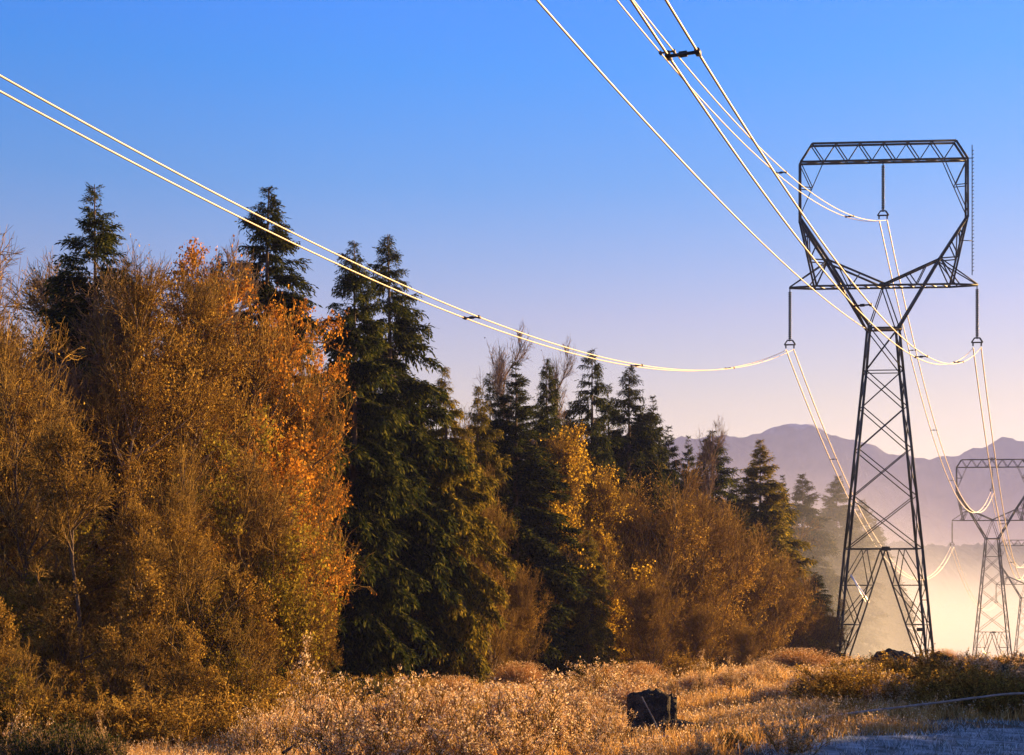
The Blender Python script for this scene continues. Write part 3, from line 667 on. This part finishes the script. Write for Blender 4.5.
def make_weed(name,h,nst,seed,spread=.45,plume=.6,stem='pole',mat='frost',leafy=26):
    """branching dry weed with frosted tops"""
    rnd=np.random.default_rng(seed); root=empty(name,(0,0,0))
    k=5;n=nst;P0=np.zeros((n,k,3));a=rnd.uniform(0,6.28,n);ln=h*rnd.uniform(.6,1.05,n)
    P0[:,0,:2]=rnd.normal(size=(n,2))*.07; d=norm(np.stack([np.sin(a)*spread*rnd.random(n),np.cos(a)*spread*rnd.random(n),np.ones(n)],1))
    for s in range(1,k):
        d=norm(d+rnd.normal(size=(n,3))*.08+np.array([0,0,.05])); P0[:,s]=P0[:,s-1]+d*(ln/(k-1))[:,None]
    p1,_=growth(P0,n*9,(.3,1),(.5,1.0),h*.32,4,.3,.12,rnd,.4)
    p2,_=growth(p1,n*30,(.2,1),(.4,.9),h*.12,3,.3,.15,rnd,.2)
    mk('stem',[(*polys_to_segs(P0,.009,.004,4),0),(*polys_to_segs(p1,.005,.003,3),0),(*polys_to_segs(p2,.003,.002,3),0)],M['twig'] if stem=='pole' else M[stem],root)
    src=np.concatenate([p2[:,1:].reshape(-1,3),p1[:,2:].reshape(-1,3),P0[:,-1]]); m_=int(len(src)*leafy/8*plume)
    ii=rnd.integers(0,len(src),m_); c=src[ii]+rnd.normal(size=(m_,3))*.014
    v,f=kites(c,rnd.normal(size=(m_,3))+[0,0,.7],rnd.uniform(.02,.05,m_),rnd.uniform(.008,.02,m_),rnd.normal(size=(m_,3)))
    mk('seed_heads',[(v,f,0)],M[mat],root); root['H']=h
    return root
P('weed_a',make_weed('frosted_weed',1.2,8,41,.5)); P('weed_b',make_weed('frosted_weed',1.1,13,42,.75)); P('weed_c',make_weed('frosted_weed',1.3,6,43,.35)); P('weed_d',make_weed('frosted_weed',.9,16,44,.95,.8))
FW='frosted weeds across the foreground'
def weed(key,px,Y,ytop,label,wid=1.):
    return use(key,px,Y,ytop,label,'weed',FW,wid=wid)
W_=[('weed_c',318,16.5,660,'tallest frosted weed standing alone in front of the dark trees',.9),('weed_c',286,17,682,'frosted weed just left of the tallest one',1.),
('weed_b',385,17,678,'bushy frosted weed with a dark forked stem',1.1),('weed_a',362,18,690,'frosted weed tucked left of the bushy forked one',1.),
('weed_b',430,17.5,684,'broad frosted weed in the row of pale weeds',1.15),('weed_a',470,19,688,'slender frosted weed behind the broad one',1.),
('weed_b',520,17,682,'spreading frosted weed right of the broad one',1.2),('weed_d',555,18.5,690,'low rounded frosted weed before the stump',1.2),
('weed_a',590,22,684,'frosted weed left of the dark stump',1.),('weed_d',340,15.8,715,'low frosted weed at the bottom edge under the tallest',1.2),
('weed_d',405,15.8,716,'low frosted weed at the bottom edge under the bushy one',1.2),('weed_d',465,15.8,715,'low frosted weed filling the bottom edge centre',1.2),
('weed_d',520,16,722,'low frosted weed at the bottom edge under the spreading one',1.2),('weed_d',590,17,728,'low frosted weed at the bottom edge left of the stump',1.1),
('weed_a',255,18,705,'small frosted weed at the left end of the pale row',1.),('weed_c',232,16.5,722,'thin frosted weed before the olive willow',1.),
('weed_d',612,21,708,'frosted weed touching the stump\'s left side',1.),('weed_b',640,34,676,'golden weed tuft behind the stump',1.2),
('weed_b',605,36,664,'tall golden weed tuft up the slope left of the stump',1.4),('weed_b',575,40,672,'golden weed tuft by the alder scrub',1.3),
('weed_c',700,45,658,'golden weed on the slope above the fallen pole',1.2),('weed_b',735,42,672,'golden weed halfway to the big golden shrub',1.3),
('weed_d',795,18.2,716,'arching frosted bramble in blue shade by the track',1.5),('weed_d',700,17.6,738,'frosted bramble in shade at the bottom edge',1.2),
('weed_a',835,21,704,'frosted weed in shade on the track\'s verge',1.1),('weed_a',24,18,712,'frosted weed at the bottom left corner',1.),('weed_c',105,18,722,'single frosted stalk rising from the bottom left bramble',.6),('weed_d',640,16.3,738,'low frosted weed at the bottom edge below the stump',1.1)]
for key,px_,Y_,yt,l,w in W_: weed(key,px_,Y_,yt,l,w)
# more weeds on the slope, small in view
rs=np.random.default_rng(90); 
for q in range(70):
    px_=rs.uniform(560,1015); Y_=rs.uniform(34,78); x=PX(px_,Y_)
    if px_>850 and Y_<60: continue
    src,_=protos[['weed_a','weed_b','weed_c','weed_d'][q%4]]; o=copy_tree(src); s=rs.uniform(.4,.75); o.scale=(s*1.2,s*1.2,s); o.location=(x,Y_,gz(x,Y_)-.03); o.rotation_euler=(0,0,rs.uniform(0,6))
    tag(o,'dry weed standing in the golden grass of the slope','weed','dry weeds dotted over the slope')

def make_shrub(name,h,w,n,mat,seed,leaf=.05,twig='twigpale'):
    """dense shrub of upright stems"""
    rnd=np.random.default_rng(seed);root=empty(name,(0,0,0));k=5
    a=rnd.uniform(0,6.28,n);r=w*.32*np.sqrt(rnd.random(n));P0=np.zeros((n,k,3));P0[:,0,0]=np.sin(a)*r;P0[:,0,1]=np.cos(a)*r
    ln=h*(1-.45*(r/(w*.32))**2)*rnd.uniform(.7,1.05,n);d=norm(np.stack([np.sin(a)*r*.9/w*2,np.cos(a)*r*.9/w*2,np.ones(n)],1))
    for s in range(1,k): d=norm(d+rnd.normal(size=(n,3))*.12); P0[:,s]=P0[:,s-1]+d*(ln/(k-1))[:,None]
    p1,_=growth(P0,n*7,(.15,1),(.3,.9),h*.28,4,.25,.15,rnd,.4);p2,_=growth(p1,n*22,(.2,1),(.3,1),h*.12,3,.2,.15,rnd,.2)
    mk('stem',[(*polys_to_segs(P0,.014,.006,3),0),(*polys_to_segs(p1,.008,.005,3),0),(*polys_to_segs(p2,.005,.003,3),0)],M[twig],root)
    src=np.concatenate([p2.reshape(-1,3),p1[:,1:].reshape(-1,3)]);m_=int(len(src)*1.1);ii=rnd.integers(0,len(src),m_)
    v,f=kites(src[ii]+rnd.normal(size=(m_,3))*.03,rnd.normal(size=(m_,3))+[0,0,.6],leaf*rnd.uniform(.5,1.4,m_),leaf*.5*rnd.uniform(.5,1.3,m_),rnd.normal(size=(m_,3)))
    mk('foliage',[(v,f,0)],M[mat],root);root['H']=h;return root
def make_tussock(name,h,w,n,seed,bw=.022):
    rnd=np.random.default_rng(seed);root=empty(name,(0,0,0)); k=5
    a=rnd.uniform(0,6.28,n);r=w*.22*np.sqrt(rnd.random(n)); lean=rnd.uniform(0,.75,n)*(.35+r/(w*.22))
    P=np.zeros((n,k,3));P[:,0,0]=np.sin(a)*r;P[:,0,1]=np.cos(a)*r; ln=h*rnd.uniform(.55,1.08,n)
    for q in range(1,k):
        d=norm(np.stack([np.sin(a)*lean,np.cos(a)*lean,np.ones(n)-.12*q*lean],1)+rnd.normal(size=(n,3))*.07); P[:,q]=P[:,q-1]+d*(ln/(k-1))[:,None]; lean=lean*1.28
    mk('blades',[(*polys_to_segs(P,bw*.5,bw*.15,3),0)],M['grass'],root)
    m_=n*5; c=np.repeat(P[:,3:].reshape(-1,3),3,0)[:m_]; c=c+rnd.normal(size=c.shape)*.04
    v,f=kites(c,rnd.normal(size=(len(c),3))+[0,0,1.],rnd.uniform(.03,.08,len(c)),rnd.uniform(.012,.03,len(c)))
    mk('seed_heads',[(v,f,0)],M['frost'],root); root['H']=h; return root
P('shrub_g',make_tussock('golden_tussock',1.8,2.6,2600,51)); P('tuft',make_tussock('golden_tussock',.9,1.3,900,54,.012))
rt=np.random.default_rng(77)
for q in range(95):
    Y_=24*(75/24)**rt.random(); px_=rt.uniform(250 if Y_<45 else 480,1010); x=PX(px_,Y_)
    if track_dist(x,Y_)>-.6 or (590<px_<730 and Y_<28) or (px_>700 and Y_<34): continue
    src,_=protos['tuft']; o=src if not protos['tuft'][1] else copy_tree(src); protos['tuft'][1]=True
    sz=rt.uniform(.5,1.0)*(1. if Y_<40 else .85); o.scale=(sz*1.1,sz*1.1,sz); o.location=(x,Y_,gz(x,Y_)-.03); o.rotation_euler=(0,0,rt.uniform(0,6))
    tag(o,'dry golden tussock standing proud of the meadow grass','tussock','golden tussocks over the slope')
P('shrub_r',make_shrub('dry_shrub',1.6,2.6,80,'leafbrown',52,.06,'twig')); P('shrub_d',make_shrub('bramble_bush',1.1,3.0,110,'greenleaf',53,.055,'twigpale'))
SG='shrubs along the ridge'
for px_,Y_,yt,key in((5,32,690,'shrub_r'),(60,34,686,'shrub_r'),(110,33,692,'shrub_r'),(150,33,690,'shrub_r'),(215,36,682,'shrub_r'),(255,40,672,'shrub_r'),(300,44,668,'shrub_r'),(350,50,676,'shrub_d'),(400,56,672,'shrub_r')):
    use(key,px_,Y_,yt,'dim low bush at the dark foot of the wood','bush','bushes at the foot of the wood',wid=1.5)
rb=np.random.default_rng(66)
for q in range(30):
    Y_=rb.uniform(27,50); px_=rb.uniform(max(770,860-1.2*(Y_-27)),1040) if Y_<36 else rb.uniform(850,1040)
    x=PX(px_,Y_)
    if track_dist(x,Y_)>-1.: continue
    src,_=protos[['shrub_r','weed_d','shrub_d','shrub_r','weed_d'][q%5]]; o=copy_tree(src); sz=rb.uniform(.45,.8)*(1.3 if q%5 in(1,4) else 1); o.scale=(sz*1.7,sz*1.7,sz); o.location=(x,Y_,gz(x,Y_)-.08); o.rotation_euler=(0,0,rb.uniform(0,6))
    tag(o,'tangled frosted brush on the shaded bank above the track','bush','brush on the shaded bank')
use('shrub_g',800,58,650,'big round golden shrub glowing on the ridge left of the pylon','shrub',SG,wid=1.5)
use('shrub_g',768,61,662,'smaller golden shrub leaning on the big round one','shrub',SG,wid=1.2)
use('shrub_g',612,52,668,'upright golden shrub at the edge of the dark trees','shrub',SG,wid=.9)
use('shrub_g',640,60,664,'pale golden shrub below the brown alder scrub','shrub',SG,wid=1.)
use('shrub_r',690,66,652,'russet shrub under the brown alders','shrub',SG,wid=1.)
use('shrub_d',848,52,662,'dark green bramble right of the big golden shrub','shrub',SG,wid=1.1)
use('shrub_d',880,56,655,'dark bramble with gold lit top below the pylon','shrub',SG,wid=1.2)
use('shrub_d',921,54,652,'small evergreen tuft at the foot of the pylon\'s right leg','shrub',SG,wid=.55)
use('shrub_g',945,60,650,'golden dry shrub right of the pylon\'s foot','shrub',SG,wid=.9)
use('shrub_r',962,62,655,'russet dry shrub right of the golden one by the pylon','shrub',SG,wid=.8)
use('shrub_r',978,52,668,'greyish shrub in shade left of the second pylon','shrub',SG,wid=1.5)
use('shrub_r',1010,50,662,'shaded shrub below the second pylon at the right edge','shrub',SG,wid=1.6)
use('shrub_r',1040,46,664,'shaded shrub cut by the right edge','shrub',SG,wid=1.6)
use('shrub_d',960,42,662,'low dark bramble on the shaded bank','shrub',SG,wid=1.6)
use('shrub_d',870,40,664,'low bramble heap before the mound','shrub',SG,wid=1.6)
use('shrub_d',830,36,678,'low dark bramble beside the lit slope\'s end','shrub',SG,wid=1.3)
use('shrub_r',905,32,684,'rusty undergrowth bush above the fallen pole\'s middle','shrub',SG,wid=1.7)
use('shrub_r',985,31,682,'rusty undergrowth bush above the fallen pole\'s end','shrub',SG,wid=1.7)
use('shrub_r',850,27,700,'rusty bush between fallen pole and frosty track','shrub',SG,wid=1.5)
use('shrub_r',930,29,694,'rusty bush on the verge right of centre of the track','shrub',SG,wid=1.5)
use('shrub_d',735,19.5,730,'dark leafy evergreen plant at the fallen pole\'s lit end','shrub',SG,wid=.9)
use('shrub_d',695,20.5,726,'small dark leafy plant on the fallen pole','shrub',SG,wid=.35)
use('shrub_d',48,17.5,722,'green bramble rimmed with frost at the bottom left','shrub',SG,wid=.8)
use('shrub_d',90,17.2,728,'second green frosted bramble right of the bottom left one','shrub',SG,wid=.6)
use('shrub_g',520,66,664,'dull gold shrub in front of the dark fir foot','shrub',SG,wid=1.)
use('shrub_g',455,50,678,'dull gold shrub behind the pale weeds','shrub',SG,wid=1.)

# ---------------------------------------------------------------- stump, mound, fallen poles
def stump():
    Y0=26.;x=PX(652,Y0);z=gz(x,Y0); na_=48;nz=14
    a=np.arange(na_)*2*np.pi/na_;V=[]
    rnd=np.random.default_rng(3); edge=.84+.035*np.sin(a*2+1)+.02*np.sin(a*5)+rnd.normal(size=na_)*.015+np.where((a>5.4)|(a<.5),.04,0)-np.where((a>1.3)&(a<2.2),.04,0)
    for k in range(nz):
        t=k/(nz-1); r=.40*(1+.32*(1-t)**4)*(1+.07*np.sin(a*7+t*2)+.04*np.sin(a*13+1)+rnd.normal(size=na_)*.012)
        V.append(np.stack([np.sin(a)*r,np.cos(a)*r*.85,edge*t-.1*(1-t)],1))
    r=.33; V.append(np.stack([np.sin(a)*r,np.cos(a)*r*.85,edge-.06],1)); V.append(np.stack([np.sin(a)*.12,np.cos(a)*.1,edge*.0+.60+rnd.normal(size=na_)*.02],1))
    V=np.concatenate(V);n=nz+2;i=(np.arange(n-1)*na_)[:,None];j=np.arange(na_)[None];jn=(j+1)%na_
    Fa=np.stack([i+j,i+jn,i+na_+jn,i+na_+j],-1).reshape(-1,4)
    V=np.vstack([V,[[0,0,.6]]]);c=len(V)-1;b0=(n-1)*na_
    tr_=np.stack([b0+np.arange(na_),b0+(np.arange(na_)+1)%na_,np.full(na_,c)],1)
    root=empty('tree_stump',(x,Y0,z-.05),0,'dark broken tree stump among the golden weeds','stump'); root.scale=(1.1,1.1,.92)
    Vt=V[list(range(b0,b0+na_))+[c]]
    mk('bole',[(V,Fa,0),(Vt,np.stack([np.arange(na_),(np.arange(na_)+1)%na_,np.full(na_,na_)],1),0)],M['stump'],root)
    P=np.array([[.2,-.1,.22],[.55,-.15,.16],[.9,-.2,.1],[1.25,-.2,.0],[1.5,-.25,-.1]]);v,f=tube(P,np.array([.2,.17,.13,.1,.05]),9); mk('root',[(v,f,0)],M['stump'],root)
    P=np.array([[-.2,-.2,.15],[-.45,-.4,.05],[-.65,-.5,-.1]]);v,f=tube(P,np.array([.16,.12,.06]),9); mk('root',[(v,f,0)],M['stump'],root)
stump()
def mound(px_,Y0,w,h,seed,label):
    x=PX(px_,Y0);z=gz(x,Y0);n=70;u=np.linspace(-1,1,n);A,B=np.meshgrid(u,u,indexing='ij');rr_=np.sqrt(A*A+B*B)
    Z=h*np.clip(1-rr_**2,0,1)**.6*(.8+.35*fnoise(A*3,B*3,seed,5))+.05*fnoise(A*14,B*14,seed+1,3)-.12-.25*np.clip(rr_-.9,0,1)
    V=np.stack([A*w/2,B*w*.35,Z],-1).reshape(-1,3);i=(np.arange(n-1)*n)[:,None];j=np.arange(n-1)[None]
    Fa=np.stack([i+j,i+n+j,i+n+j+1,i+j+1],-1).reshape(-1,4)
    o=mk('earth_mound',[(V,Fa,0)],M['mound'],smooth=True,loc=(x,Y0,z));tag(o,label,'mound')
mound(903,47,3.4,1.25,5,'dark lumpy earth mound in shade below the near pylon'); mound(937,46,3.0,1.15,8,'lower dark mound joined to the right of the lumpy one')
def pole_between(pts,r,name,label,cat,mat):
    P=np.array([[PX(a,d),d,PZ(b_,d)] for a,b_,d in pts]); t=np.linspace(0,len(P)-1,24); Q=np.stack([np.interp(t,np.arange(len(P)),P[:,c]) for c in range(3)],1)
    rr_=np.linspace(r[0],r[1],24)*(1+.12*np.sin(np.arange(24)*2.1)); o0=Q[0].copy(); v,f=tube(Q-o0,rr_,8)
    tag(mk(name,[(v,f,0)],M[mat],smooth=True,loc=tuple(o0)),label,cat)
pole_between([(636,741,22.5),(672,736,22.4),(712,730.5,22.3)],(.035,.03),'fallen_pole','short sunlit orange pole lying against the stump','pole','pole')
pole_between([(722,729,22.5),(790,721,23.5),(860,712,24.6),(935,703,25.6),(1005,694,26.6),(1060,692,27.4)],(.018,.022),'fallen_rail','long thin frosted pole lying across the shaded bank','pole','pole')
pole_between([(642,697,24.8),(655,722,24.),(668,752,22.6)],(.010,.014),'leaning_stick','thin stick leaning across the front of the stump','stick','barkpale')
pole_between([(283,753,15.8),(300,742,16.0),(322,730,16.3)],(.02,.008),'dead_stick','short dark stick rising under the tallest frosted weed','stick','bark')

# ---------------------------------------------------------------- air
def box(name,x0,x1,y0,y1,z0,z1,dens,col,aniso,label):
    V=np.array([[x,y,z] for z in(z0,z1) for x,y in((x0,y0),(x1,y0),(x1,y1),(x0,y1))],float)
    Fa=np.array([[3,2,1,0],[4,5,6,7],[0,1,5,4],[1,2,6,5],[2,3,7,6],[3,0,4,7]])
    m,nt,out=newmat(name); pv=nt.nodes.new('ShaderNodeVolumePrincipled'); pv.inputs['Density'].default_value=dens; pv.inputs['Color'].default_value=(*col,1); pv.inputs['Anisotropy'].default_value=aniso
    nt.links.new(pv.outputs[0],out.inputs['Volume']); tag(mk(name,[(V,Fa,0)],m),label,kind='stuff')
box('haze',-7200,7200,-7200,7200,-54,412,1/6000,(.33,.42,1.0),.3,'thin haze filling the air')
def mist(name,x0,x1,y0,y1,z0,z1,dens,col,aniso,label,fx,fy,fz,nscale,namp,step):
    """closed box of mist that thins out towards its top and sides; fx, fy, fz are the widths of the soft margins"""
    V=np.array([[x,y,z] for z in(z0,z1) for x,y in((x0,y0),(x1,y0),(x1,y1),(x0,y1))],float)
    Fa=np.array([[3,2,1,0],[4,5,6,7],[0,1,5,4],[1,2,6,5],[2,3,7,6],[3,0,4,7]])
    m,nt,out=newmat(name); pv=nt.nodes.new('ShaderNodeVolumePrincipled'); pv.inputs['Color'].default_value=(*col,1); pv.inputs['Anisotropy'].default_value=aniso
    gm=nt.nodes.new('ShaderNodeNewGeometry');sx=nt.nodes.new('ShaderNodeSeparateXYZ');nt.links.new(gm.outputs['Position'],sx.inputs[0])
    def mr(src,a,b,c,d):
        q=nt.nodes.new('ShaderNodeMapRange');q.interpolation_type='SMOOTHSTEP'
        for k,v in zip(('From Min','From Max','To Min','To Max'),(a,b,c,d)): q.inputs[k].default_value=v
        nt.links.new(src,q.inputs[0]); return q.outputs[0]
    def mul(a,b):
        q=nt.nodes.new('ShaderNodeMath');q.operation='MULTIPLY'
        nt.links.new(a,q.inputs[0])
        if isinstance(b,float): q.inputs[1].default_value=b
        else: nt.links.new(b,q.inputs[1])
        return q.outputs[0]
    f=mr(sx.outputs[0],x0,x0+fx,0,1);f=mul(f,mr(sx.outputs[0],x1-fx,x1,1,0));f=mul(f,mr(sx.outputs[1],y0,y0+fy,0,1));f=mul(f,mr(sx.outputs[1],y1-min(fy,60),y1,1,0))
    z=sx.outputs[2]
    if namp:
        mp=nt.nodes.new('ShaderNodeMapping');mp.inputs['Scale'].default_value=(1,.6,3);nt.links.new(gm.outputs['Position'],mp.inputs[0])
        n=nt.nodes.new('ShaderNodeTexNoise');n.inputs['Scale'].default_value=nscale;n.inputs['Detail'].default_value=2;nt.links.new(mp.outputs[0],n.inputs['Vector'])
        q=nt.nodes.new('ShaderNodeMath');q.operation='MULTIPLY_ADD';nt.links.new(n.outputs['Fac'],q.inputs[0]);q.inputs[1].default_value=-namp;nt.links.new(z,q.inputs[2])
        q2=nt.nodes.new('ShaderNodeMath');q2.operation='ADD';nt.links.new(q.outputs[0],q2.inputs[0]);q2.inputs[1].default_value=namp*.5;z=q2.outputs[0]
    h=mr(z,z1-fz-namp*.5,z1-namp*.5,1,0); h=mul(h,h); f=mul(mul(f,h),float(dens)); nt.links.new(f,pv.inputs['Density'])
    nt.links.new(pv.outputs[0],out.inputs['Volume']); m.cycles.volume_step_rate=step; tag(mk(name,[(V,Fa,0)],m),label,kind='stuff')
MC=(.72,.76,.92)
mist('drifting_mist',6,62,150,298,-30,40,1/40,MC,.45,'pale mist drifting among the hazy firs',14,40,52,.03,10,.8)
mist('valley_mist',-200,1050,300,1275,-53.5,62,1/300,MC,.5,'glowing mist lying in the valley',60,260,86,.008,16,.5)
mist('rosy_air',-2200,4200,1290,2900,-53.2,330,1/2700,(.82,.76,1.0),.4,'rosy air before the mountains',200,300,380,.01,0,1.)

# ---------------------------------------------------------------- light
w=bpy.data.worlds.new('World'); sc.world=w; w.use_nodes=True; nt=w.node_tree; nt.nodes.clear()
out=nt.nodes.new('ShaderNodeOutputWorld');bg=nt.nodes.new('ShaderNodeBackground');sky=nt.nodes.new('ShaderNodeTexSky')
sky.sky_type='NISHITA';sky.sun_disc=False;sky.sun_elevation=R(SUN_EL);sky.sun_rotation=R(SUN_AZ);sky.air_density=1.;sky.dust_density=.6;sky.ozone_density=3.0;sky.altitude=200
hs=nt.nodes.new('ShaderNodeHueSaturation');hs.inputs['Saturation'].default_value=1.15
nt.links.new(sky.outputs[0],hs.inputs['Color'])
tc=nt.nodes.new('ShaderNodeTexCoord');sp=nt.nodes.new('ShaderNodeSeparateXYZ');nt.links.new(tc.outputs['Generated'],sp.inputs[0])
tint=ramp(nt,[(0,(1.15,.58,.27)),(.135,(1.14,.52,.32)),(.195,(.90,.48,.44)),(.28,(.28,.46,.60)),(.35,(.02,.47,.76)),(.42,(.0,.46,.92)),(.6,(.02,.14,.28)),(1,(.02,.08,.18))],sp.outputs[2])
mx=nt.nodes.new('ShaderNodeMix');mx.data_type='RGBA';mx.blend_type='MULTIPLY';mx.inputs[0].default_value=1
nt.links.new(hs.outputs[0],mx.inputs[6]);nt.links.new(tint,mx.inputs[7])
tint2=ramp(nt,[(.45,(1,1,1)),(.68,(.68,.78,.82))],nt.nodes.new('ShaderNodeMath').outputs[0])
ma=[n for n in nt.nodes if n.bl_idname=='ShaderNodeMath'][0]; ma.operation='MULTIPLY_ADD';ma.inputs[1].default_value=.5;ma.inputs[2].default_value=.5;nt.links.new(sp.outputs[0],ma.inputs[0])
mx2=nt.nodes.new('ShaderNodeMix');mx2.data_type='RGBA';mx2.blend_type='MULTIPLY';mx2.inputs[0].default_value=1
nt.links.new(mx.outputs[2],mx2.inputs[6]);nt.links.new(tint2,mx2.inputs[7]);nt.links.new(mx2.outputs[2],bg.inputs[0]);bg.inputs[1].default_value=.104;nt.links.new(bg.outputs[0],out.inputs[0])
L=bpy.data.lights.new('sun','SUN');L.energy=5.;L.angle=R(.5);L.color=(1,.60,.22);lo=bpy.data.objects.new('sun',L);C.objects.link(lo)
lo.rotation_euler=(R(90-SUN_EL),0,R(180-SUN_AZ))
cam=bpy.data.cameras.new('camera');co_=bpy.data.objects.new('camera',cam);C.objects.link(co_);co_.location=(0,0,0);co_.rotation_euler=(R(90),0,0)
cam.lens=50;cam.sensor_width=36;cam.shift_y=(HY-377.5)/1024;cam.clip_end=20000;cam.clip_start=.1
sc.camera=co_
sc.view_settings.view_transform='Standard';sc.view_settings.look='None';sc.view_settings.gamma=1;sc.view_settings.exposure=2.08
sc.cycles.use_denoising=True;sc.cycles.volume_bounces=1;sc.cycles.max_bounces=6;sc.cycles.diffuse_bounces=3;sc.cycles.transmission_bounces=3;sc.cycles.transparent_max_bounces=4
